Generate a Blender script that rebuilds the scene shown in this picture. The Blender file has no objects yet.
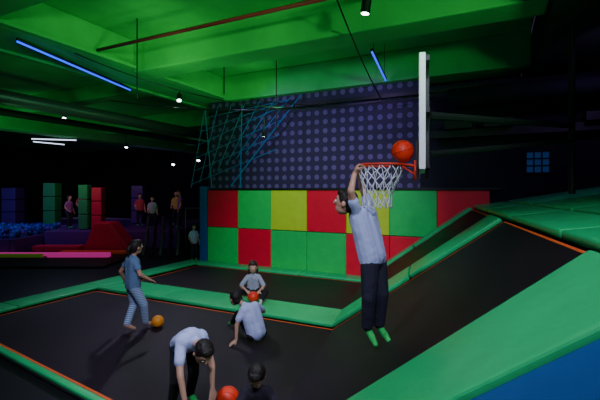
import bpy, bmesh, math, random
import numpy as np
from mathutils import Vector, Matrix
random.seed(3)
UX,UY=0.899,-0.438
NX,NY=-0.438,-0.899
OX,OY=-2.53,10.99
def W(a,b,z=0.0): return Vector((OX+a*UX+b*NX, OY+a*UY+b*NY, z))
U=Vector((UX,UY,0)); N=Vector((NX,NY,0)); Zv=Vector((0,0,1))
scn=bpy.context.scene
def link(o):
    scn.collection.objects.link(o); return o
# ---------------- materials
def mat(name,col,rough=0.6,emit=None,es=0,noise=0.12,nscale=6,bump=0.0,bscale=20,metal=0,spec=0.4,sheen=0):
    m=bpy.data.materials.new(name); m.use_nodes=True
    nt=m.node_tree; p=nt.nodes['Principled BSDF']
    p.inputs['Roughness'].default_value=rough; p.inputs['Metallic'].default_value=metal
    p.inputs['Specular IOR Level'].default_value=spec
    p.inputs['Sheen Weight'].default_value=sheen
    tc=nt.nodes.new('ShaderNodeTexCoord')
    nz=nt.nodes.new('ShaderNodeTexNoise'); nz.inputs['Scale'].default_value=nscale; nz.inputs['Detail'].default_value=4
    nt.links.new(tc.outputs['Object'],nz.inputs['Vector'])
    mx=nt.nodes.new('ShaderNodeMix'); mx.data_type='RGBA'
    c=Vector(col)
    mx.inputs[6].default_value=(*(c*(1-noise)),1); mx.inputs[7].default_value=(*(c*(1+noise)),1)
    nt.links.new(nz.outputs['Fac'],mx.inputs[0]); nt.links.new(mx.outputs[2],p.inputs['Base Color'])
    if bump>0:
        n2=nt.nodes.new('ShaderNodeTexNoise'); n2.inputs['Scale'].default_value=bscale; n2.inputs['Detail'].default_value=3
        nt.links.new(tc.outputs['Object'],n2.inputs['Vector'])
        bp=nt.nodes.new('ShaderNodeBump'); bp.inputs['Strength'].default_value=bump; bp.inputs['Distance'].default_value=0.02
        nt.links.new(n2.outputs['Fac'],bp.inputs['Height']); nt.links.new(bp.outputs['Normal'],p.inputs['Normal'])
    if emit:
        p.inputs['Emission Color'].default_value=(*emit,1); p.inputs['Emission Strength'].default_value=es
    return m
def stripes_mat(name,c1,c2,scale,axis=2):
    m=mat(name,c1,0.8); nt=m.node_tree; p=nt.nodes['Principled BSDF']
    tc=nt.nodes.new('ShaderNodeTexCoord'); w=nt.nodes.new('ShaderNodeTexWave'); w.bands_direction='XYZ'[axis]
    w.inputs['Scale'].default_value=scale; w.inputs['Distortion'].default_value=1.5; nt.links.new(tc.outputs['Object'],w.inputs['Vector'])
    mx=nt.nodes.new('ShaderNodeMix'); mx.data_type='RGBA'; mx.inputs[6].default_value=(*c1,1); mx.inputs[7].default_value=(*c2,1)
    nt.links.new(w.outputs['Fac'],mx.inputs[0]); nt.links.new(mx.outputs[2],p.inputs['Base Color']); return m
def dots_mat(name,c1,c2):
    m=mat(name,c1,0.7); nt=m.node_tree; p=nt.nodes['Principled BSDF']
    def mth(op,a,b=None,c=None):
        n=nt.nodes.new('ShaderNodeMath'); n.operation=op
        for i,v in enumerate((a,b,c)):
            if v is None: continue
            if isinstance(v,(int,float)): n.inputs[i].default_value=v
            else: nt.links.new(v,n.inputs[i])
        return n.outputs[0]
    g=nt.nodes.new('ShaderNodeNewGeometry'); s=nt.nodes.new('ShaderNodeSeparateXYZ'); nt.links.new(g.outputs['Position'],s.inputs[0])
    u=mth('ADD',mth('MULTIPLY',s.outputs[0],UX/0.22),mth('MULTIPLY',s.outputs[1],UY/0.22))
    v=mth('MULTIPLY',s.outputs[2],1/0.22)
    fu=mth('SUBTRACT',mth('FRACT',u),0.5); fv=mth('SUBTRACT',mth('FRACT',v),0.5)
    r=mth('SQRT',mth('ADD',mth('MULTIPLY',fu,fu),mth('MULTIPLY',fv,fv)))
    k=mth('LESS_THAN',r,0.28)
    mx=nt.nodes.new('ShaderNodeMix'); mx.data_type='RGBA'; mx.inputs[6].default_value=(*c1,1); mx.inputs[7].default_value=(*c2,1)
    nt.links.new(k,mx.inputs[0]); nt.links.new(mx.outputs[2],p.inputs['Base Color']); return m
M={}
M['green']=mat('pad_green_vinyl',(0.035,0.66,0.21),0.38,bump=0.8,bscale=3.5,noise=0.14,nscale=2)
M['wgreen']=mat('wall_pad_green',(0.02,0.64,0.12),0.45,bump=0.1)
M['wred']=mat('wall_pad_red',(0.95,0.010,0.04),0.45,bump=0.1)
M['wyel']=mat('wall_pad_lime',(0.60,0.78,0.03),0.45,bump=0.1)
M['blue']=mat('blue_vinyl',(0.008,0.10,0.38),0.45,bump=0.2,bscale=6)
M['bluep']=mat('blue_play_vinyl_glow',(0.02,0.05,0.40),0.45,emit=(0.0,0.05,0.6),es=0.03)  # faint blue emission put into the vinyl so the pit balls look lit
M['bed']=mat('trampoline_mesh',(0.017,0.009,0.014),0.5,bump=0.3,bscale=160,noise=0.45,nscale=1.0,spec=0.30)
M['orange']=mat('orange_webbing',(0.9,0.14,0.03),0.6)
M['black']=mat('black_steel',(0.01,0.01,0.012),0.5)
M['floor']=mat('dark_floor',(0.014,0.010,0.024),0.5,noise=0.3,nscale=1)
M['ceil']=mat('green_concrete',(0.10,0.48,0.17),0.85,noise=0.3,nscale=1.5,bump=0.3,bscale=12)
M['ceild']=mat('dark_ceiling',(0.010,0.016,0.016),0.9)
M['dwall']=mat('dark_wall',(0.009,0.009,0.020),0.8,noise=0.3)
M['dots']=dots_mat('dotted_wall_paint',(0.032,0.018,0.065),(0.13,0.08,0.24))
M['teal']=mat('blue_rope',(0.01,0.17,0.42),0.6)
M['redpipe']=mat('red_pipe',(0.65,0.03,0.05),0.45)
M['grey']=mat('grey_metal',(0.12,0.14,0.15),0.4,metal=0.5)
M['white']=mat('white_board',(0.85,0.87,0.9),0.35,noise=0.02)
M['rim']=mat('rim_orange',(0.75,0.05,0.02),0.4)
M['net']=mat('white_net',(0.85,0.85,0.9),0.7)
M['ball']=mat('orange_ball',(0.95,0.045,0.015),0.45,bump=0.1,bscale=120)
M['yball']=mat('amber_ball',(0.90,0.30,0.02),0.45)
M['seam']=mat('ball_seam',(0.12,0.01,0.01),0.6)
M['neon']=mat('blue_neon',(0.02,0.05,0.9),0.5,emit=(0.010,0.045,1.0),es=2.2)
M['lamp']=mat('lamp_glow',(1,1,1),0.5,emit=(0.9,0.95,1.0),es=14)
M['lampp']=mat('lamp_strip_glow',(1,1,1),0.5,emit=(0.65,0.72,1.0),es=2.5)
M['bluew']=mat('blue_window_glow',(0.02,0.06,0.2),0.3,emit=(0.02,0.10,0.35),es=0.14)
M['pink']=mat('pink_vinyl_glow',(0.7,0.03,0.3),0.5,emit=(0.9,0.04,0.4),es=0.35)  # vinyl mats, not lamps; emission stands in for pink light on them
M['lime']=mat('lime_vinyl_glow',(0.35,0.6,0.03),0.5,emit=(0.3,0.5,0.03),es=0.06)  # slight emission added so the lime mat reads as lit
M['purple']=mat('purple_vinyl',(0.08,0.02,0.18),0.5)
M['dred']=mat('red_play_vinyl',(0.50,0.015,0.05),0.5)
# ---------------- mesh helpers
def mesh_obj(name,verts,faces,mats,midx=None,smooth=False,parent=None,bevel=0,seg=2):
    me=bpy.data.meshes.new(name); me.from_pydata([tuple(v) for v in verts],[],faces)
    for m in (mats if isinstance(mats,list) else [mats]): me.materials.append(m)
    if midx is not None: me.polygons.foreach_set('material_index',midx)
    me.update()
    bm=bmesh.new(); bm.from_mesh(me); bmesh.ops.recalc_face_normals(bm,faces=bm.faces)
    if bevel>0: bmesh.ops.bevel(bm,geom=bm.edges[:],offset=bevel,segments=seg,profile=0.6,affect='EDGES',clamp_overlap=True)
    bm.to_mesh(me); bm.free()
    if smooth: me.polygons.foreach_set('use_smooth',[True]*len(me.polygons))
    o=bpy.data.objects.new(name,me); link(o)
    if parent: o.parent=parent
    return o
BF=[(0,1,2,3),(7,6,5,4),(0,4,5,1),(1,5,6,2),(2,6,7,3),(3,7,4,0)]
class Acc:
    def __init__(s): s.v=[];s.f=[];s.m=[]
    def quadbox(s,q,th,mi=0):
        q=[Vector(p) for p in q]; n=(q[1]-q[0]).cross(q[3]-q[0]).normalized()
        if n.z<0: n=-n
        if isinstance(th,Vector): n=th; th=1
        k=len(s.v); s.v+= q+[p+n*th for p in q]; s.f+=[tuple(k+i for i in f) for f in BF]; s.m+=[mi]*6
    def box(s,a0,a1,b0,b1,z0,z1,mi=0):
        s.quadbox([W(a0,b0,z0),W(a1,b0,z0),W(a1,b1,z0),W(a0,b1,z0)],Vector((0,0,z1-z0)),mi)
    def wbox(s,x0,x1,y0,y1,z0,z1,mi=0):
        s.quadbox([(x0,y0,z0),(x1,y0,z0),(x1,y1,z0),(x0,y1,z0)],Vector((0,0,z1-z0)),mi)
    def tube(s,pts,r,n=8,mi=0,r2=None,caps=True):
        pts=[Vector(p) for p in pts]; k0=len(s.v); L=len(pts)
        for i,p in enumerate(pts):
            d=(pts[min(i+1,L-1)]-pts[max(i-1,0)]).normalized()
            x=d.orthogonal().normalized() if abs(d.z)>0.95 else d.cross(Zv).normalized(); y=d.cross(x)
            rr=r if r2 is None else r+(r2-r)*i/(L-1)
            for j in range(n):
                t=2*math.pi*j/n; s.v.append(p+x*rr*math.cos(t)+y*rr*math.sin(t))
        for i in range(L-1):
            for j in range(n):
                a=k0+i*n+j;b=k0+i*n+(j+1)%n; s.f.append((a,b,b+n,a+n)); s.m.append(mi)
        if caps:
            s.f.append(tuple(range(k0,k0+n))); s.f.append(tuple(range(k0+(L-1)*n,k0+L*n))); s.m+=[mi,mi]
    def torus(s,c,R,r,ax1,ax2,n=32,m=8,mi=0):
        k0=len(s.v); c=Vector(c); ax3=ax1.cross(ax2)
        for i in range(n):
            t=2*math.pi*i/n; d=ax1*math.cos(t)+ax2*math.sin(t)
            for j in range(m):
                q=2*math.pi*j/m; s.v.append(c+d*(R+r*math.cos(q))+ax3*r*math.sin(q))
        for i in range(n):
            for j in range(m):
                s.f.append((k0+i*m+j,k0+i*m+(j+1)%m,k0+((i+1)%n)*m+(j+1)%m,k0+((i+1)%n)*m+j)); s.m.append(mi)
    def sphere(s,c,r,nu=20,nv=12,mi=0):
        k0=len(s.v); c=Vector(c); s.v.append(c+Vector((0,0,r)))
        for i in range(1,nv):
            ph=math.pi*i/nv
            for j in range(nu):
                t=2*math.pi*j/nu; s.v.append(c+Vector((math.sin(ph)*math.cos(t),math.sin(ph)*math.sin(t),math.cos(ph)))*r)
        s.v.append(c-Vector((0,0,r))); e=len(s.v)-1
        for j in range(nu): s.f.append((k0,k0+1+j,k0+1+(j+1)%nu)); s.m.append(mi)
        for i in range(nv-2):
            for j in range(nu):
                a=k0+1+i*nu+j;b=k0+1+i*nu+(j+1)%nu; s.f.append((a,a+nu,b+nu,b)); s.m.append(mi)
        for j in range(nu): s.f.append((e,e-nu+(j+1)%nu,e-nu+j)); s.m.append(mi)
    def obj(s,name,mats,**k): return mesh_obj(name,s.v,s.f,mats,midx=s.m if not k.get('bevel') else None,**k)
# ---------------- room
A=Acc(); A.wbox(-26,16,-4,27,-0.14,-0.08); A.obj('floor',M['floor'])
A=Acc(); A.box(-22,7.7,-14,12,5.0,5.2); A.obj('ceiling',M['ceil'])
A=Acc(); A.box(7.7,12.5,-3,12,4.15,4.9); A.obj('ceiling_soffit',M['ceild'])
A=Acc(); A.box(-22,12,-12.3,-12.1,-0.1,5.0); A.obj('wall_far',M['dwall'])
A=Acc(); A.box(5.65,12.4,-0.25,-0.05,-0.1,4.2); A.obj('wall_back_dark',M['dwall'])
A=Acc(); A.box(0.0,5.65,-0.25,-0.05,-0.1,4.4); A.obj('wall_back',M['dots'])
A=Acc(); A.box(12.4,12.6,-2,12,-0.1,4.2); A.obj('wall_right',M['dwall'])
A=Acc(); A.box(-22.2,-22,-14,12,-0.1,5.0); A.obj('wall_left',M['dwall'])
# ceiling beams
def beam(nm,a0,a1,b0,b1,z0,z1,m='ceil'):
    A=Acc(); A.box(a0,a1,b0,b1,z0,z1); return A.obj(nm,M[m],bevel=0.03)
beam('ceiling_beam',0.6,7.7,-0.5,0.15,4.35,5.0)
beam('ceiling_beam',0.6,7.7,2.5,3.05,4.35,5.0)
beam('ceiling_beam',0.6,7.7,5.6,6.15,4.4,5.0)
beam('ceiling_beam',0.6,7.7,2.15,2.5,4.75,5.0)
beam('ceiling_beam',-0.45,0.6,-3,11,4.4,5.0)
beam('ceiling_beam',-8.6,-7.9,-11,11,4.1,5.0)
beam('ceiling_beam',-7.9,-0.45,-3.5,-3.0,4.4,5.0)
beam('ceiling_beam',-7.9,-0.45,0.6,1.1,4.6,5.0)
beam('ceiling_beam',-7.9,-0.45,-8.5,-8.0,4.4,5.0)
A=Acc(); A.box(0.6,0.72,-3,11,4.40,4.46); A.box(-0.6,-0.45,-3,11,4.36,4.44); A.obj('trim_1',M['ceil'],bevel=0.01)
A=Acc(); A.tube([W(0.7,3.93,4.5),W(7.6,3.93,4.5)],0.028,10); A.obj('red_sprinkler_pipe',M['redpipe'],smooth=True)
for a,z in [(-2.2,3.95),(-3.4,3.85)]:
    A=Acc(); A.tube([W(a,-9,z),W(a,9,z)],0.16 if a>-3 else 0.09,12); A.obj('air_duct',M['grey'] if a>-3 else M['ceild'],smooth=True)
A=Acc(); A.tube([W(6.3,0.7,3.75),W(12.3,0.7,3.75)],0.16,12); A.obj('air_duct',M['dwall'],smooth=True)
A=Acc()
for a in (6.2,6.9,8.5): A.box(a,a+0.5,0.1,0.45,3.2,3.35)
A.box(5.9,12.3,0.1,0.25,3.05,3.2); A.obj('cable_tray',M['black'])
def sag(p,q,s,n=14): 
    p=Vector(p);q=Vector(q); return [p.lerp(q,i/n)-Vector((0,0,s*4*(i/n)*(1-i/n))) for i in range(n+1)]
A=Acc()
A.tube(sag(W(-1.4,2.0,4.2),W(7.0,0.6,3.95),0.35),0.012,6)
A.tube(sag(W(0.6,4.3,4.35),W(3.5,0.3,3.9),0.3),0.010,6)
A.tube(sag((0.35,4.9,4.6),(1.65,8.2,3.9),0.1),0.012,6)
A.tube(sag(W(1.5,0.2,4.3),W(6,0.2,3.9),0.15),0.012,6)
A.obj('hanging_cable',M['black'],smooth=True)
A=Acc()
for p,z in [((-2.85,7.0),3.6),((-1.5,7.9),3.9),((-0.55,9.3),3.3)]:
    A.tube([(p[0],p[1],5),(p[0],p[1],z)],0.012,6)
A.obj('hanger_rod',M['black'])
def neon(p,q,r=0.02,zt=4.99):
    A=Acc(); A.tube([p,q],r,8); A.tube([Vector(p)+Zv*0.04,Vector(q)+Zv*0.04],0.026,6,mi=1)
    for t in (0.1,0.9):
        c=Vector(p).lerp(Vector(q),t); A.tube([c+Zv*0.04,Vector((c.x,c.y,zt))],0.006,5,mi=1)
    A.obj('blue_neon_tube',[M['neon'],M['black']],smooth=True)
neon((-4.42,6.25,4.32),(-3.84,9.05,4.26),0.018,4.38); neon((1.2,6.67,4.30),(1.80,8.4,4.30),0.018)
A=Acc()
A.tube([(-10.6,15.8,4.02),(-8.9,15.9,3.98)],0.022,6); A.tube([(-10.2,15.3,3.85),(-9.6,16.3,3.85)],0.018,6)
A.obj('ceiling_strip_lamp',M['lampp'])
def spotfix(p,t,e=0,col=(0.85,0.92,1),ang=80,r=0.06,L=0.16,light=True):
    p=Vector(p);t=Vector(t);d=(t-p).normalized(); A=Acc()
    A.tube([p-d*L,p],r,14,mi=0); A.tube([p-d*(L+0.05),p-d*L],r*0.5,10,mi=0,r2=r)
    A.tube([p+d*0.001,p+d*0.004],r*0.82,14,mi=1)
    A.tube([p-d*L*0.5,p-d*L*0.5+Zv*0.2],0.012,6); A.tube([p-d*L*0.5+Zv*0.2,Vector((p.x,p.y,p.z+0.45))],0.01,6)
    A.obj('ceiling_spotlight',[M['black'],M['lamp']],smooth=False)
    if light:
        l=bpy.data.lights.new('spot','SPOT'); l.energy=e;l.color=col;l.spot_size=math.radians(ang);l.spot_blend=0.8;l.shadow_soft_size=0.12
        o=bpy.data.objects.new('spotlight_lamp',l); link(o); o.location=p+d*0.03; o.rotation_euler=d.to_track_quat('-Z','Y').to_euler()
def spot(p,t,e,col,ang=90,blend=0.9,size=0.15,nm='wash_lamp'):
    p=Vector(p);t=Vector(t);d=(t-p).normalized()
    l=bpy.data.lights.new('wash','SPOT'); l.energy=e;l.color=col;l.spot_size=math.radians(ang);l.spot_blend=blend;l.shadow_soft_size=size
    o=bpy.data.objects.new(nm,l); link(o); o.location=p; o.rotation_euler=d.to_track_quat('-Z','Y').to_euler(); return o
CW=(0.76,0.80,1.0)
spotfix((-2.9,9.6,4.15),(-2.4,7.5,0),230,CW)
spotfix((0.83,5.1,4.25),(0.3,5.3,0),140,CW)
spotfix((2.0,9.0,4.2),(1.2,8.2,0.8),300,CW)
spotfix((-6.9,11.7,4.1),(-6,10,0),60,(0.6,0.6,1))
spotfix((-0.8,8.9,3.2),(-0.8,10,0.5),0,light=False,r=0.05,L=0.1)
spotfix((-5.3,12.2,3.3),(-5,11,0),0,light=False,r=0.05,L=0.1)
spotfix((-4.5,14.2,2.9),(-4.5,12,0),0,light=False,r=0.06,L=0.1)
spotfix((-3.1,12.2,2.9),(-3.1,11,0),0,light=False,r=0.06,L=0.1)
spotfix((-1.4,2.2,4.2),(-1.3,4.8,0),350,CW,85)  # from here: unseen spots added above the camera as front fill
spotfix((2.2,0.9,4.2),(1.3,3.6,0.8),400,CW,85)
spotfix((0.2,0.2,4.2),(0.4,3.8,1.0),360,CW,80)
spotfix((-0.5,1.5,4.3),(0.5,9.5,0.9),900,CW,42)  # added out of view as well, narrow beam thrown to the back
GR=(0.20,1.0,0.32)
spot((2.5,1.2,3.5),(0.0,7.5,4.7),380,GR,80)
spot((-1.5,2.0,3.5),(-2.2,7.5,4.7),290,GR,80)
spot(W(3,0.8,2.6),W(3,2.2,5),28,GR,140)
spot(W(3.0,1.2,3.6),W(0.4,1.0,4.8),60,GR,110)
spot(W(3.0,4.5,3.6),W(0.4,3.6,4.8),50,GR,110)
spot(W(1.8,3.8,3.2),W(1.6,1.2,5),35,GR,150)
spot(W(-6,2,2.4),W(-8,-1,4.6),80,GR,130)
spot(W(-2.5,4,2.8),W(-3,0,5),26,GR,140)
PU=(0.55,0.28,1.0)  # purple spots added without fixtures, to tint the walls and give a rim
spot(W(2.0,1.6,4.1),W(2.8,-0.1,3.1),55,PU,120)
spot(W(4.8,1.6,4.1),W(4.6,-0.1,3.1),55,PU,120)
spot(W(8.5,2.5,4.0),W(8,0,2.6),30,PU,120)
spot(W(-1.5,1.5,4.0),W(0,3.5,0),70,PU,110)
spot((-7.5,12.5,3.9),(-7.5,16,0.5),150,(0.85,0.15,0.60),120)
spot((-11.5,12.3,3.9),(-11,15,0.3),260,(0.22,0.22,1.0),120)
spot((-4.0,13.0,3.9),(-5.5,16,0.8),200,(0.6,0.35,1.0),120)
spot((-9,18,2.5),(-9,22,2.5),120,(0.40,0.12,0.8),150)
# ---------------- trampolines
def s_(b): return 4.45+0.16*b
def Q(t,b,dz=0.0):
    return W(s_(b)+t,b,(0.74*t if t>0 else 0)+dz)
TT=2.195
def R(t,b,z): return W(s_(b)+t,b,z)
deck=Acc()
deck.quadbox([W(-1.0,-0.05,-0.10),W(s_(-0.05)+4,-0.05,-0.10),W(s_(7)+0.9,6.9,-0.10),W(-1.0,6.9,-0.10)],Vector((0,0,0.06)))
deck.obj('trampoline_frame_deck',M['black'])
def bed(nm,a0,b0,bA,bB,bC):
    A=Acc()
    A.v=[W(a0,b0,0.0),Q(0,b0),Q(0,bB),W(a0,bA,0.0),Q(TT,b0),Q(TT,bC)]
    A.f=[(0,1,2,3),(1,4,5,2)]; A.m=[0,0]
    w=0.032
    def strip(*pp): 
        k=len(A.v); A.v+=[p+Zv*0.006 for p in pp]; A.f.append((k,k+1,k+2,k+3)); A.m.append(1)
    strip(W(a0,b0),W(a0,b0+w),Q(0,b0+w),Q(0,b0)); strip(Q(0,b0),Q(0,b0+w),Q(TT,b0+w),Q(TT,b0))
    strip(W(a0,bA),W(a0,bA-w),Q(0,bB-w),Q(0,bB)); strip(Q(0,bB),Q(0,bB-w),Q(TT,bC-w),Q(TT,bC))
    strip(W(a0,b0),W(a0+w,b0),W(a0+w,bA),W(a0,bA)); strip(Q(TT-0.018,b0),Q(TT,b0),Q(TT,bC),Q(TT-0.018,bC))
    me=bpy.data.meshes.new(nm); me.from_pydata([tuple(v) for v in A.v],[],A.f); me.materials.append(M['bed']); me.materials.append(M['orange'])
    me.polygons.foreach_set('material_index',A.m); o=bpy.data.objects.new(nm,me); link(o)
bed('trampoline_bed',0.05,0.45,2.5,2.5,2.5)
bed('trampoline_bed',0.0,3.42,5.66,6.38,5.98)
def strippad(nm,b0,b1,a0=None,t1=TT,th=0.06,m='green',inc=True):
    A=Acc(); g=0.004
    if a0 is not None:
        n=3
        for i in range(n):
            f0=i/n;f1=(i+1)/n
            def P(f,b): return W(a0+(s_(b)-a0)*f,b,0.0)
            A.quadbox([P(f0,b0)+U*g,P(f1,b0)-U*g,P(f1,b1)-U*g,P(f0,b1)+U*g],th)
    if inc:
        n=2
        for i in range(n):
            t0=t1*i/n+0.01;tt=t1*(i+1)/n-0.005
            A.quadbox([Q(t0,b0),Q(tt,b0),Q(tt,b1),Q(t0,b1)],th)
    return A.obj(nm,M[m],bevel=0.022,seg=3,smooth=True)
strippad('trampoline_pad',0.02,0.42,-0.05)
strippad('trampoline_pad',2.62,3.36,-0.05)
A=Acc(); A.quadbox([W(0,5.70,0),Q(-0.05,6.42),Q(-0.05,6.50),W(0,5.78,0)],0.05); A.obj('trampoline_pad',M['green'],bevel=0.015,seg=2,smooth=True)
A=Acc()
def bf(t): return 6.47-(6.47-6.04)*t/TT
A.quadbox([Q(0,bf(0)),Q(2.19,bf(2.19)),Q(2.19,6.9),Q(0,6.9)],0.07)
A.obj('trampoline_pad',M['green'],bevel=0.03,seg=4,smooth=False)
A=Acc()
for i in range(5):
    A.quadbox([W(-0.62,0.0+i*1.6,0),W(-0.1,0.0+i*1.6,0),W(-0.1,1.59+i*1.6,0),W(-0.62,1.59+i*1.6,0)],0.05)
A.obj('trampoline_pad',M['green'],bevel=0.02,seg=3,smooth=True)
A=Acc()
for i in range(4):
    b0=0.05+i*1.72;b1=b0+1.70
    A.quadbox([R(TT+0.06,b0,1.62),R(TT+0.62,b0,1.70),R(TT+0.62,b1,1.70),R(TT+0.06,b1,1.62)],0.08)
    A.quadbox([R(TT+0.66,b0,1.72),R(TT+2.3,b0,2.02),R(TT+2.3,b1,2.02),R(TT+0.66,b1,1.72)],0.08)
A.obj('platform_pad',M['green'],bevel=0.03,seg=3,smooth=True)
A=Acc()
v=[Q(0.05,6.88,-0.08),Q(TT,6.88,-0.05),W(s_(6.88)+4.4,6.88,1.6),W(s_(6.88)+4.4,6.88,-0.08)]
k=[p+N*0.05 for p in v]
mesh_obj('incline_side_skirt',v+k,[(0,1,2,3),(7,6,5,4),(0,4,5,1),(1,5,6,2),(2,6,7,3),(3,7,4,0)],M['blue'])
A=Acc(); A.quadbox([Q(0.15,0.0,-0.1),Q(TT,0.0,-0.08),Q(TT,6.85,-0.08),Q(0.15,6.85,-0.1)],0.03)
A.quadbox([R(TT,0.0,1.50),R(TT+4.4,0.0,1.55),R(TT+4.4,6.88,1.55),R(TT,6.88,1.50)],0.03)
A.obj('incline_base',M['black'])
A=Acc(); A.quadbox([Q(0.4,6.93,0.0),Q(TT+1.0,6.93,0.0),Q(TT+1.0,7.5,-0.05),Q(0.4,7.5,-0.05)],0.05)
A.obj('blue_incline_pad',M['blue'],bevel=0.02,smooth=True)
# ---------------- padded checker wall
rows=[['wgreen','wred','wgreen','wgreen','wred','wred','wgreen'],['wred','wgreen','wyel','wred','wyel','wgreen','wred']]
root=bpy.data.objects.new('padded_wall',None); link(root)
for r in range(2):
    for k in range(7):
        B=Acc(); B.box(k+0.004,k+0.996,-0.05,0.015,r*1.0+0.004,r+0.996-0.008)
        B.obj('panel_%d_%d'%(r,k),M[rows[r][k]],bevel=0.012,seg=2,parent=root)
A=Acc(); A.box(-0.3,-0.06,-0.2,0.0,0.0,2.1); A.obj('blue_padded_post',M['blue'],bevel=0.03,seg=3)
A=Acc()
def NP(a,z,off=0.12): return W(a,off+0.1*(4.2-z),z)
for i in range(7):
    f=i/6; A.tube([NP(0.0+2.6*f,4.25),NP(-0.3+1.7*f,2.05+0.9*f)],0.009,6)
for j in range(6):
    z=2.15+j*0.36; A.tube([NP(-0.3+0.06*j,z),NP(2.3+0.05*j,min(4.2,z+0.85))],0.009,6)
A.tube([NP(1.2,4.2),NP(1.3,2.05)],0.014,6); A.tube([NP(2.9,4.3),NP(1.0,2.1)],0.016,6); A.tube([NP(0.0,4.2),NP(0.4,2.05)],0.014,6)
A.obj('climbing_net',M['teal'])
A=Acc(); A.box(0.1,6.9,-0.05,0.1,4.02,4.10); A.box(0.1,7.2,-0.05,0.05,2.0,2.05); A.obj('trim_2',M['black'])
root=bpy.data.objects.new('window_1',None); link(root)
A=Acc(); A.box(7.62,8.02,-0.04,0.0,2.33,2.72); A.obj('pane',M['bluew'],parent=root)
A=Acc()
for i in range(4): A.box(7.61+i*0.13,7.635+i*0.13,0.0,0.03,2.31,2.74)
for i in range(4): A.box(7.61,8.04,0.0,0.035,2.31+i*0.135,2.335+i*0.135)
A.obj('mullions',M['dwall'],parent=root)
# ---------------- basketball hoop
hoop=bpy.data.objects.new('basketball_hoop',None); link(hoop)
bd=Vector((0.290,0.957,0)); bn=Vector((-0.957,0.290,0)); bc=Vector((1.000,3.36,0))
hz=2.215; hc=bc+bn*0.315+Zv*hz
A=Acc(); q=[bc-bd*0.30,bc+bd*0.50,bc+bd*0.50-bn*0.05,bc-bd*0.30-bn*0.05]
A.quadbox([p+Zv*2.16 for p in q],Vector((0,0,0.90))); A.obj('backboard',M['white'],bevel=0.008,parent=hoop)
A=Acc(); q=[bc-bd*0.28-bn*0.052,bc+bd*0.46-bn*0.052,bc+bd*0.46-bn*0.08,bc-bd*0.28-bn*0.08]
for z in (2.17,2.6,3.00): A.quadbox([p+Zv*z for p in q],Vector((0,0,0.04)))
A.quadbox([bc-bd*.06-bn*.052+Zv*2.1,bc+bd*.06-bn*.052+Zv*2.1,bc+bd*.06-bn*.08+Zv*2.1,bc-bd*.06-bn*.08+Zv*2.1],Vector((0,0,0.90)))
A.quadbox([bc-bd*.10+bn*.025+Zv*2.10,bc+bd*.10+bn*.025+Zv*2.10,bc+bd*.10+bn*.001+Zv*2.10,bc-bd*.10+bn*.001+Zv*2.10],Vector((0,0,0.30)))
A.tube([bc-bn*0.08+Zv*2.62,(3.60,5.3,2.85)],0.035,8); A.tube([bc-bn*0.08+Zv*2.3,(3.60,5.3,2.65)],0.025,8)
A.tube([(3.60,5.3,1.95),(3.60,5.3,4.15)],0.04,10)
A.obj('support_frame',M['black'],parent=hoop)
A=Acc(); A.torus(hc,0.20,0.010,Vector((1,0,0)),Vector((0,1,0)),40,8)
for s in (-0.09,0.09):
    A.tube([bc+bd*s+Zv*(hz-0.02),hc-bn*0.18+bd*s*0.9],0.009,6)
    A.tube([bc+bd*s+Zv*(hz-0.11),hc-bn*0.17+bd*s*0.9-Zv*0.01],0.008,6)
A.quadbox([bc+bd*0.1+bn*.02+Zv*(hz-0.13),bc-bd*0.1+bn*.02+Zv*(hz-0.13),bc-bd*0.1+bn*0.04+Zv*(hz-0.13),bc+bd*0.1+bn*0.04+Zv*(hz-0.13)],Vector((0,0,0.16)))
A.obj('rim',M['rim'],parent=hoop,smooth=True)
A=Acc(); n=14; prof=[(0,0.197),(0.06,0.185),(0.13,0.16),(0.20,0.135),(0.27,0.12),(0.34,0.125),(0.37,0.13)]
for i in range(n):
    for sg in (1,-1):
        pts=[]
        for j,(dz,r) in enumerate(prof):
            t=2*math.pi*(i+sg*j*0.5)/n+0.12*j; sw=-0.10*dz
            pts.append(hc+Vector((math.cos(t)*r+sw,math.sin(t)*r,-dz)))
        A.tube(pts,0.0042,5)
A.obj('net',M['net'],parent=hoop,smooth=True)
def ball(nm,c,r,m='ball',seams=True):
    A=Acc(); A.sphere(c,r,28,18)
    if seams:
        X=Vector((1,0,0.3)).normalized(); Y=Vector((0,1,0)); Z3=X.cross(Y)
        A.torus(c,r*0.995,0.0018,X,Y,36,6,1); A.torus(c,r*0.995,0.0018,X,Z3,36,6,1)
        for s in (-.55,.55): A.torus(Vector(c)+Y*s*r,r*0.83,0.0018,X,Z3,36,6,1)
    A.obj(nm,[M[m],M['seam']],smooth=True)
ball('basketball',(0.862,3.36,2.325),0.094)
ball('basketball',(-0.655,3.62,0.11),0.108)
ball('basketball',(-2.07,5.82,0.09),0.088,'yball')
ball('basketball',(-0.80,6.86,0.165),0.095)
# ---------------- people
def lerp(a,b,t): return a+(b-a)*t
def capmesh(p1,p2,r1,r2,n=12):
    d=p2-p1; L=d.length
    if L<1e-6: d=Vector((0,0,1))
    d=d.normalized(); x=d.orthogonal().normalized(); y=d.cross(x); V=[];F=[]
    rings=[]
    for i in range(1,5): 
        t=math.pi/2*(1-i/4); rings.append((p1-d*r1*math.sin(t),r1*math.cos(t)))
    for i in range(0,4):
        t=math.pi/2*(i/4); rings.append((p2+d*r2*math.sin(t),r2*math.cos(t)))
    for c,r in rings:
        for j in range(n):
            a=2*math.pi*j/n; V.append(c+x*r*math.cos(a)+y*r*math.sin(a))
    for i in range(len(rings)-1):
        for j in range(n):
            a=i*n+j;b=i*n+(j+1)%n; F.append((a,b,b+n,a+n))
    k=len(V); V.append(p1-d*r1); V.append(p2+d*r2)
    for j in range(n): F.append((k,(j+1)%n,j)); q=(len(rings)-1)*n; F.append((k+1,q+j,q+(j+1)%n))
    return V,F
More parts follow.
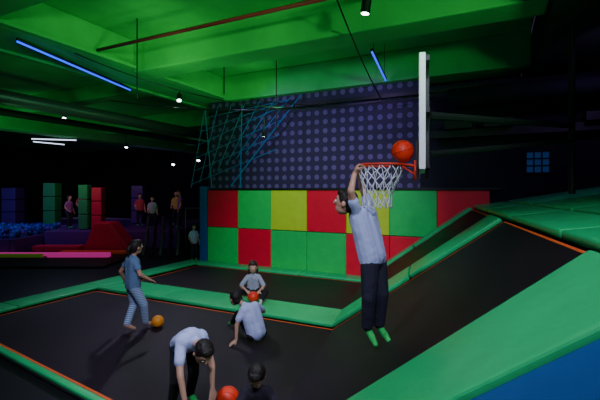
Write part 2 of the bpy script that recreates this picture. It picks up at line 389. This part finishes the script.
class Fig:
    def __init__(s): s.P=[]
    def cap(s,a,b,r1,r2,l): s.P.append(('c',Vector(a),Vector(b),r1,r2,l))
    def ell(s,c,R,rad,l): s.P.append(('e',Vector(c),R,Vector(rad),0,l))
    def build(s,name,mats,voxel,smooth=4):
        V=[];F=[]
        for p in s.P:
            k=len(V)
            if p[0]=='c': v,f=capmesh(p[1],p[2],p[3],p[4])
            else:
                A=Acc(); A.sphere((0,0,0),1,16,10); v=[p[1]+p[2]@Vector((q.x*p[3].x,q.y*p[3].y,q.z*p[3].z)) for q in A.v]; f=A.f
            V+=v; F+=[tuple(k+i for i in t) for t in f]
        me=bpy.data.meshes.new('tmp'); me.from_pydata([tuple(v) for v in V],[],F)
        bm=bmesh.new(); bm.from_mesh(me); bmesh.ops.recalc_face_normals(bm,faces=bm.faces); bm.to_mesh(me); bm.free()
        o=bpy.data.objects.new('tmp',me); link(o)
        m=o.modifiers.new('r','REMESH'); m.mode='VOXEL'; m.voxel_size=voxel
        m2=o.modifiers.new('s','SMOOTH'); m2.factor=0.5; m2.iterations=smooth
        dg=bpy.context.evaluated_depsgraph_get(); ev=o.evaluated_get(dg); nm=bpy.data.meshes.new_from_object(ev)
        bpy.data.objects.remove(o); nm.name=name
        nm.materials.clear()
        for mm in mats: nm.materials.append(mm)
        n=len(nm.polygons); C=np.zeros(n*3); nm.polygons.foreach_get('center',C); C=C.reshape(-1,3)
        best=np.full(n,1e9); lab=np.zeros(n,int)
        for p in s.P:
            if p[0]=='c':
                a=np.array(p[1]);d=np.array(p[2])-a; L=max(d@d,1e-9); t=np.clip((C-a)@d/L,0,1)
                q=np.linalg.norm(C-a-t[:,None]*d,axis=1)-(p[3]+(p[4]-p[3])*t)
            else:
                Rm=np.array(p[2]); l=(C-np.array(p[1]))@Rm; r=np.array(p[3]); q=(np.linalg.norm(l/r,axis=1)-1)*min(r)
            k=q<best; best[k]=q[k]; lab[k]=p[5]
        nm.polygons.foreach_set('material_index',lab.tolist()); nm.polygons.foreach_set('use_smooth',[True]*n)
        ob=bpy.data.objects.new(name,nm); link(ob); return ob
def hand(F,w,d,n,s,curl,thumb_side=1,lab=0):
    d=d.normalized(); n=(n-d*n.dot(d)).normalized(); sd=d.cross(n)*thumb_side
    offs=[0.027,0.009,-0.009,-0.027]; ln=[0.060,0.068,0.063,0.048]; ks=0.065
    for o,l in zip(offs,ln):
        k=w+d*ks*s+sd*o*s
        F.cap(w+sd*o*s*0.5,k,0.014*s,0.0115*s,lab)
        p=k; ang=curl*0.5
        for seg,fr in enumerate((0.45,0.3,0.25)):
            dd=d*math.cos(ang)+n*math.sin(ang); q=p+dd*l*fr*s*1.05
            F.cap(p,q,(0.0095-0.001*seg)*s,(0.0085-0.001*seg)*s,lab); p=q; ang+=curl*0.75
    b=w+d*0.018*s+sd*0.02*s; m=b+(d*0.55+sd*0.75+n*0.25).normalized()*0.035*s; e=m+(d*0.8+sd*0.2+n*(0.3+curl*0.4)).normalized()*0.03*s
    F.cap(b,m,0.013*s,0.011*s,lab); F.cap(m,e,0.0105*s,0.009*s,lab)
def V3(t): return Vector(t)
def person(name,J,s,mats,voxel=0.008,face=(0,-1,0),up=(0,0,1),hair='short',sleeve=0.55,pants=1.0,hands=None,hsc=1.0,hem=0.95,loose=1.0,ploose=1.0):
    F=Fig(); J={k:V3(v) for k,v in J.items()}
    f=V3(face).normalized(); u=V3(up); u=(u-f*u.dot(f)).normalized(); sd=f.cross(u)
    Rm=Matrix((sd,f,u)).transposed(); hs=s*hsc; h=J['head']
    def hp(x,y,z): return h+(sd*x+f*y+u*z)*hs
    F.ell(hp(0,0,0.012),Rm,Vector((0.073,0.086,0.092))*hs,0)
    F.ell(hp(0,0.018,-0.045),Rm,Vector((0.054,0.060,0.055))*hs,0)
    F.cap(hp(0,0.082,0.01),hp(0,0.095,-0.012),0.008*hs,0.012*hs,0)
    for sx in (-1,1):
        F.ell(hp(sx*0.076,-0.005,-0.005),Rm,Vector((0.012,0.018,0.026))*hs,0)
        F.cap(hp(sx*0.02,0.079,0.028),hp(sx*0.042,0.070,0.030),0.006*hs,0.005*hs,3)
    F.cap(hp(-0.016,0.073,-0.048),hp(0.016,0.073,-0.048),0.007*hs,0.007*hs,5)
    F.ell(hp(0,-0.016,0.030),Rm,Vector((0.083,0.088,0.090))*hs,3)
    F.ell(hp(0,0.03,0.078),Rm,Vector((0.062,0.050,0.035))*hs,3)
    F.ell(hp(0,-0.045,-0.015),Rm,Vector((0.068,0.05,0.06))*hs,3)
    if hair=='long':
        F.cap(hp(-0.055,-0.03,-0.01),hp(-0.07,-0.02,-0.17),0.036*hs,0.026*hs,3); F.cap(hp(0.055,-0.03,-0.01),hp(0.07,-0.02,-0.17),0.036*hs,0.026*hs,3)
        F.cap(hp(0,-0.06,0),hp(0,-0.075,-0.17),0.06*hs,0.05*hs,3)
    if hair=='pony':
        F.cap(hp(0,-0.095,0.03),hp(0,-0.13,-0.02),0.025*hs,0.028*hs,3); F.cap(hp(0,-0.13,-0.02),hp(0,-0.12,-0.12),0.028*hs,0.012*hs,3)
    ch,pe,nk=J['chest'],J['pelvis'],J['neck']
    F.cap(lerp(ch,nk,0.6),lerp(nk,h,0.5),0.038*s,0.036*s,0)
    F.cap(lerp(ch,nk,0.75),lerp(ch,nk,0.70),0.048*s,0.052*s,1)
    wl=lerp(ch,pe,hem)
    for k in 'LR':
        sh=J['sh'+k]; shi=lerp(sh,ch,0.18); hp_=J['hip'+k]; he=lerp(hp_,pe,0.25)+(wl-pe)
        F.cap(shi,lerp(ch,nk,0.5),0.048*s,0.05*s,1)
        F.cap(lerp(shi,ch,0.25),he,0.064*s*loose,0.074*s*loose,1)
        el,wr=J['el'+k],J['wr'+k]; m=lerp(sh,el,sleeve)
        F.cap(shi,m,0.052*s,0.050*s,1)
        if sleeve<1: F.cap(lerp(sh,el,0.3),el,0.036*s,0.031*s,0); F.cap(el,wr,0.031*s,0.021*s,0)
        else: F.cap(m,el,0.046*s,0.038*s,1); F.cap(el,lerp(el,wr,0.92),0.038*s,0.030*s,1); F.cap(el,wr,0.022*s,0.02*s,0)
        hd=(hands or {}).get(k)
        if hd: hand(F,wr,V3(hd[0]),V3(hd[1]),s*0.95,hd[2],hd[3] if len(hd)>3 else 1)
        else:
            d=(wr-el).normalized(); hand(F,wr,d,d.cross(sd) if abs(d.dot(sd))<.9 else u,s*0.95,0.5)
        kn,an,to=J['kn'+k],J['an'+k],J['to'+k]
        F.cap(hp_,kn,0.074*s*ploose,0.056*s*ploose,2)
        if pants>=1: F.cap(kn,lerp(kn,an,0.9),0.055*s*ploose,0.045*s*ploose,2); F.cap(kn,an,0.03*s,0.027*s,4)
        else: F.cap(kn,lerp(kn,an,pants),0.05*s,0.046*s,2); F.cap(kn,an,0.044*s,0.028*s,0)
        heel=an-(to-an).normalized()*0.02*s
        F.cap(an,lerp(an,to,0.55),0.030*s,0.030*s,4); F.cap(heel,to,0.026*s,0.024*s,4); F.cap(lerp(an,to,0.5),to,0.032*s,0.022*s,4)
    F.cap(ch,wl,0.082*s*loose,0.087*s*loose,1)
    F.cap(J['hipL'],J['hipR'],0.08*s,0.08*s,2); F.cap(pe,lerp(pe,ch,0.2),0.08*s,0.07*s,2)
    ob=F.build(name,mats,voxel)
    A=Acc()
    for sx in (-1,1):
        A.sphere(hp(sx*0.03,0.073,0.008),0.0115*hs,10,8,0); A.sphere(hp(sx*0.03,0.0815,0.008),0.0058*hs,8,6,1)
    A.obj('eyes',[M['white'],M['black']],smooth=True,parent=ob)
    return ob
SK=mat('skin',(0.58,0.31,0.22),0.55,noise=0.05); SK2=mat('skin_warm',(0.52,0.27,0.18),0.55,noise=0.05)
HB=mat('hair_black',(0.014,0.009,0.008),0.5,bump=0.6,bscale=60); HBR=mat('hair_brown',(0.03,0.016,0.010),0.5,bump=0.6,bscale=60)
LIP=mat('lips',(0.45,0.12,0.10),0.5)
TW=mat('tshirt_lavender_white',(0.50,0.55,0.90),0.85,bump=1.0,bscale=9,noise=0.08); TB=mat('top_blue',(0.13,0.22,0.40),0.85,bump=0.8,bscale=12)
TG=mat('top_grey',(0.33,0.36,0.44),0.85,bump=0.7,bscale=30,noise=0.45,nscale=25); TD=mat('top_dark',(0.02,0.015,0.03),0.85,bump=0.6,bscale=16)
PN=mat('trousers_navy',(0.018,0.018,0.038),0.85,bump=1.0,bscale=9); PB=mat('trousers_black',(0.012,0.010,0.016),0.85,bump=0.6,bscale=14)
PS=stripes_mat('patterned_leggings',(0.12,0.20,0.38),(0.45,0.55,0.80),13,2)
SG=mat('green_socks',(0.04,0.60,0.12),0.9); SW=mat('white_socks',(0.6,0.6,0.65),0.9)
person('jumping_boy',dict(head=(0.385,3.38,1.89),neck=(0.475,3.44,1.845),chest=(0.55,3.46,1.73),pelvis=(0.635,3.46,1.41),
 shL=(0.465,3.36,1.815),elL=(0.415,3.26,1.99),wrL=(0.455,3.34,2.14),shR=(0.62,3.56,1.825),elR=(0.56,3.58,2.01),wrR=(0.515,3.50,2.14),
 hipL=(0.595,3.40,1.37),knL=(0.580,3.37,1.09),anL=(0.575,3.42,0.82),toL=(0.635,3.37,0.70),
 hipR=(0.68,3.52,1.37),knR=(0.705,3.46,1.10),anR=(0.690,3.50,0.81),toR=(0.76,3.42,0.71)),0.98,[SK,TW,PN,HB,SG,LIP],0.006,
 face=(-0.85,0.35,0.15),loose=1.36,sleeve=0.5,hsc=1.05,hem=0.88,ploose=1.15,
 hands={'L':((0.3,0.1,0.9),(0.8,0.1,-0.1),1.25,-1),'R':((0.0,-0.55,0.8),(0.7,-0.3,0.1),1.25,1)})
person('walking_girl',dict(head=(-2.34,5.72,1.18),neck=(-2.37,5.70,1.07),chest=(-2.385,5.70,0.96),pelvis=(-2.38,5.70,0.64),
 shL=(-2.47,5.80,1.0),elL=(-2.60,5.80,0.82),wrL=(-2.58,5.90,0.66),shR=(-2.31,5.60,1.0),elR=(-2.22,5.56,0.82),wrR=(-2.12,5.64,0.74),
 hipL=(-2.42,5.75,0.62),knL=(-2.40,5.78,0.36),anL=(-2.44,5.62,0.10),toL=(-2.35,5.68,0.035),
 hipR=(-2.34,5.65,0.62),knR=(-2.23,5.71,0.36),anR=(-2.24,5.80,0.08),toR=(-2.14,5.87,0.035)),0.98,[SK2,TB,PS,HB,SK2,LIP],0.009,
 face=(0.6,0.75,0),hair='pony',sleeve=0.5,loose=1.3,ploose=1.1)
person('seated_girl',dict(head=(-0.84,7.16,0.62),neck=(-0.84,7.2,0.51),chest=(-0.84,7.22,0.42),pelvis=(-0.84,7.27,0.17),
 shL=(-0.72,7.2,0.44),elL=(-0.64,7.08,0.30),wrL=(-0.70,6.95,0.25),shR=(-0.96,7.2,0.44),elR=(-1.04,7.08,0.30),wrR=(-0.93,6.95,0.25),
 hipL=(-0.77,7.24,0.17),knL=(-0.60,7.0,0.22),anL=(-0.66,6.76,0.13),toL=(-0.66,6.64,0.10),
 hipR=(-0.91,7.24,0.17),knR=(-1.08,7.0,0.22),anR=(-1.0,6.76,0.13),toR=(-1.0,6.64,0.10)),0.88,[SK,TG,PB,HBR,SW,LIP],0.009,
 face=(0.1,-1,-0.25),hair='long',sleeve=0.9,hsc=1.15)
person('seated_boy',dict(head=(-0.87,5.36,0.545),neck=(-0.77,5.34,0.485),chest=(-0.67,5.32,0.41),pelvis=(-0.56,5.26,0.10),
 shL=(-0.77,5.24,0.42),elL=(-0.82,5.18,0.24),wrL=(-0.82,5.14,0.07),shR=(-0.57,5.40,0.45),elR=(-0.50,5.53,0.32),wrR=(-0.58,5.68,0.30),
 hipL=(-0.63,5.24,0.10),knL=(-0.86,5.55,0.28),anL=(-0.98,5.80,0.08),toL=(-1.04,5.88,0.035),
 hipR=(-0.51,5.32,0.10),knR=(-0.62,5.64,0.28),anR=(-0.72,5.90,0.08),toR=(-0.78,5.98,0.035)),0.92,[SK,TW,PB,HB,SG,LIP],0.008,
 face=(-0.7,0.6,-0.1),loose=1.2,hands={'L':((-0.6,-0.5,-0.3),(0,0,-1),0.2,1)})
person('bending_boy',dict(head=(-0.80,3.30,0.66),neck=(-0.88,3.42,0.70),chest=(-0.95,3.50,0.70),pelvis=(-1.06,3.70,0.60),
 shL=(-0.85,3.56,0.69),elL=(-0.77,3.50,0.47),wrL=(-0.745,3.40,0.31),shR=(-1.03,3.40,0.69),elR=(-0.98,3.28,0.47),wrR=(-0.93,3.24,0.27),
 hipL=(-1.01,3.75,0.58),knL=(-0.98,3.68,0.31),anL=(-1.04,3.78,0.07),toL=(-0.96,3.70,0.035),
 hipR=(-1.12,3.66,0.58),knR=(-1.10,3.54,0.31),anR=(-1.16,3.62,0.07),toR=(-1.08,3.52,0.035)),0.97,[SK,TW,PB,HB,SG,LIP],0.006,
 face=(0.45,-0.55,-0.75),up=(0.5,-0.5,0.6),loose=1.25,ploose=0.95)
person('crouching_child',dict(head=(-0.35,3.22,0.51),neck=(-0.35,3.26,0.41),chest=(-0.35,3.29,0.33),pelvis=(-0.35,3.35,0.12),
 shL=(-0.24,3.28,0.35),elL=(-0.17,3.18,0.20),wrL=(-0.25,3.08,0.14),shR=(-0.46,3.28,0.35),elR=(-0.52,3.18,0.20),wrR=(-0.44,3.08,0.14),
 hipL=(-0.29,3.32,0.12),knL=(-0.20,3.12,0.27),anL=(-0.26,3.14,0.06),toL=(-0.26,3.05,0.035),
 hipR=(-0.42,3.32,0.12),knR=(-0.51,3.12,0.27),anR=(-0.45,3.14,0.06),toR=(-0.45,3.05,0.035)),0.9,[SK,TD,PB,HB,SG,LIP],0.007,
 face=(-0.2,-0.6,-0.8),up=(0,-0.7,0.7))
def stand(nm,x,y,z0,H,mats,face=(0,-1,0),vox=0.02):
    k=H/1.32; f=V3(face).normalized(); l=Zv.cross(f)
    def P(s,fw,z): return tuple(V3((x,y,z0))+l*s*k+f*fw*k+Zv*z*k)
    person(nm,dict(head=P(0,0.02,1.21),neck=P(0,0,1.10),chest=P(0,0,0.98),pelvis=P(0,0,0.66),
     shL=P(.13,0,1.03),elL=P(.18,-.02,.82),wrL=P(.19,.06,.64),shR=P(-.13,0,1.03),elR=P(-.19,.0,.82),wrR=P(-.16,.14,.72),
     hipL=P(.07,0,.63),knL=P(.08,.03,.36),anL=P(.08,-.02,.08),toL=P(.09,.09,.035),
     hipR=P(-.07,0,.63),knR=P(-.09,.08,.36),anR=P(-.09,.04,.08),toR=P(-.1,.15,.035)),k,mats,vox,face=face,loose=1.1)
stand('standing_child',-3.12,11.75,-0.08,1.08,[SK,TW,PN,HB,SG,LIP],(0.5,-0.6,0),0.012)
# ---------------- play area in the left background
A=Acc(); A.wbox(-9.1,-4.3,14.2,20,-0.08,0.55); A.wbox(-14,-9.1,16.4,20,-0.08,0.55); A.obj('play_platform',M['purple'],bevel=0.04)
TP=mat('top_purple',(0.3,0.08,0.3),0.8); TY=mat('top_yellow',(0.5,0.4,0.1),0.8); TR=mat('top_red',(0.5,0.05,0.08),0.8)
stand('standing_child',-5.5,14.9,0.56,1.2,[SK,TG,PN,HB,SG,LIP],(0.3,-1,0))
stand('standing_child',-8.6,14.9,0.56,1.25,[SK2,TP,PN,HB,SG,LIP],(1,-0.3,0))
stand('standing_child',-9.3,17.0,0.56,1.35,[SK2,TR,PN,HB,SG,LIP],(1,-0.9,0))
stand('standing_child',-4.55,15.2,0.56,1.45,[SK,TP,PN,HB,SG,LIP],(-1,-0.3,0))
stand('standing_child',-5.0,16.2,0.56,1.4,[SK,TY,PN,HB,SG,LIP],(0,-1,0))
stand('standing_child',-6.4,16.0,0.56,1.3,[SK,TR,PN,HB,SG,LIP],(0.5,-1,0))
DG=M['dgreen']=mat('green_play_vinyl',(0.02,0.30,0.08),0.5)
def column(x,y,w,z0,z1,m):
    A=Acc(); h=(z1-z0)/3
    for i in range(3): A.wbox(x-w/2,x+w/2,y-w/2,y+w/2,z0+i*h+0.01,z0+(i+1)*h-0.01)
    A.obj('padded_column',M[m],bevel=0.04,seg=3)
column(-10.4,16.8,0.5,0.56,2.3,'dgreen'); column(-7.9,14.7,0.34,0.56,2.2,'dgreen'); column(-7.4,14.7,0.36,0.56,2.1,'dred'); column(-12.2,17,0.6,0.56,2.1,'purple'); column(-7.0,17.4,0.5,0.56,2.2,'purple')
A=Acc()
for (x0,x1,y0,y1) in [(-13.5,-9.36,12.9,13.05),(-9.35,-9.2,12.9,16),(-13.5,-9.36,16,16.15)]: A.wbox(x0,x1,y0,y1,-0.08,0.42)
A.obj('ball_pit_wall',M['purple'],bevel=0.04)
A=Acc()
for i in range(700):
    A.sphere((random.uniform(-13.4,-9.45),random.uniform(13.15,15.9),0.50+random.uniform(-.06,.16)),0.09,8,6,random.randrange(5))
A.obj('ball_pit_balls',[M['bluep'],mat('ball_cyan',(0.02,0.15,0.45),0.4),mat('ball_violet',(0.10,0.03,0.40),0.4),mat('ball_navy',(0.01,0.03,0.2),0.4),M['bluep']],smooth=True)
def fmat(nm,x0,x1,y0,y1,m,z=-0.08,th=0.1):
    A=Acc(); A.wbox(x0,x1,y0,y1,z,z+th); A.obj(nm,M[m],bevel=0.03)
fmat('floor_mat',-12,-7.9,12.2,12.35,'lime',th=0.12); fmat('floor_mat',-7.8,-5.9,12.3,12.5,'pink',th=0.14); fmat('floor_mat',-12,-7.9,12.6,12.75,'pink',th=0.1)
fmat('floor_mat',-7.8,-5.6,12.9,13.2,'orange',th=0.1); fmat('floor_mat',-9.0,-7.4,13.4,13.8,'dred',th=0.2)
fmat('dark_mat',-12,-5.2,10.6,12.0,'bed',th=0.06)
mesh_obj('foam_wedge',[(-7.3,13.4,-0.08),(-5.6,13.4,-0.08),(-5.6,14.15,-0.08),(-7.3,14.15,-0.08),(-6.9,13.4,0.90),(-6.4,13.4,0.90),(-6.4,14.15,0.90),(-6.9,14.15,0.90)],BF,M['dred'],bevel=0.04)
A=Acc()
for i in range(5):
    x=-5.30+i*0.26; A.tube([(x,14.0,1.05),(x+0.35,12.9,0.35),(x+0.5,12.2,0.0)],0.05,8,mi=i%2)
A.obj('slide',[M['grey'],M['black']],smooth=True)
A=Acc()
for x in (-4.0,-3.2,-2.4): A.tube([(x,14.0,-0.08),(x,14.0,1.4)],0.03,8)
A.tube([(-4.0,14.0,1.35),(-2.4,14.0,1.4)],0.025,8); A.tube([(-4.0,14.0,0.9),(-2.4,14.0,0.95)],0.02,8)
A.obj('safety_railing',M['grey'],smooth=True)
w=bpy.data.worlds.new('World'); scn.world=w; w.use_nodes=True
w.node_tree.nodes['Background'].inputs[0].default_value=(0.36,0.22,0.55,1); w.node_tree.nodes['Background'].inputs[1].default_value=0.06
cam=bpy.data.cameras.new('cam'); co=bpy.data.objects.new('camera',cam); link(co); scn.camera=co
co.location=(0,0,2.0); co.rotation_euler=(math.radians(90),0,0); cam.lens=24; cam.sensor_width=36; cam.shift_y=-10/600; cam.clip_start=0.05
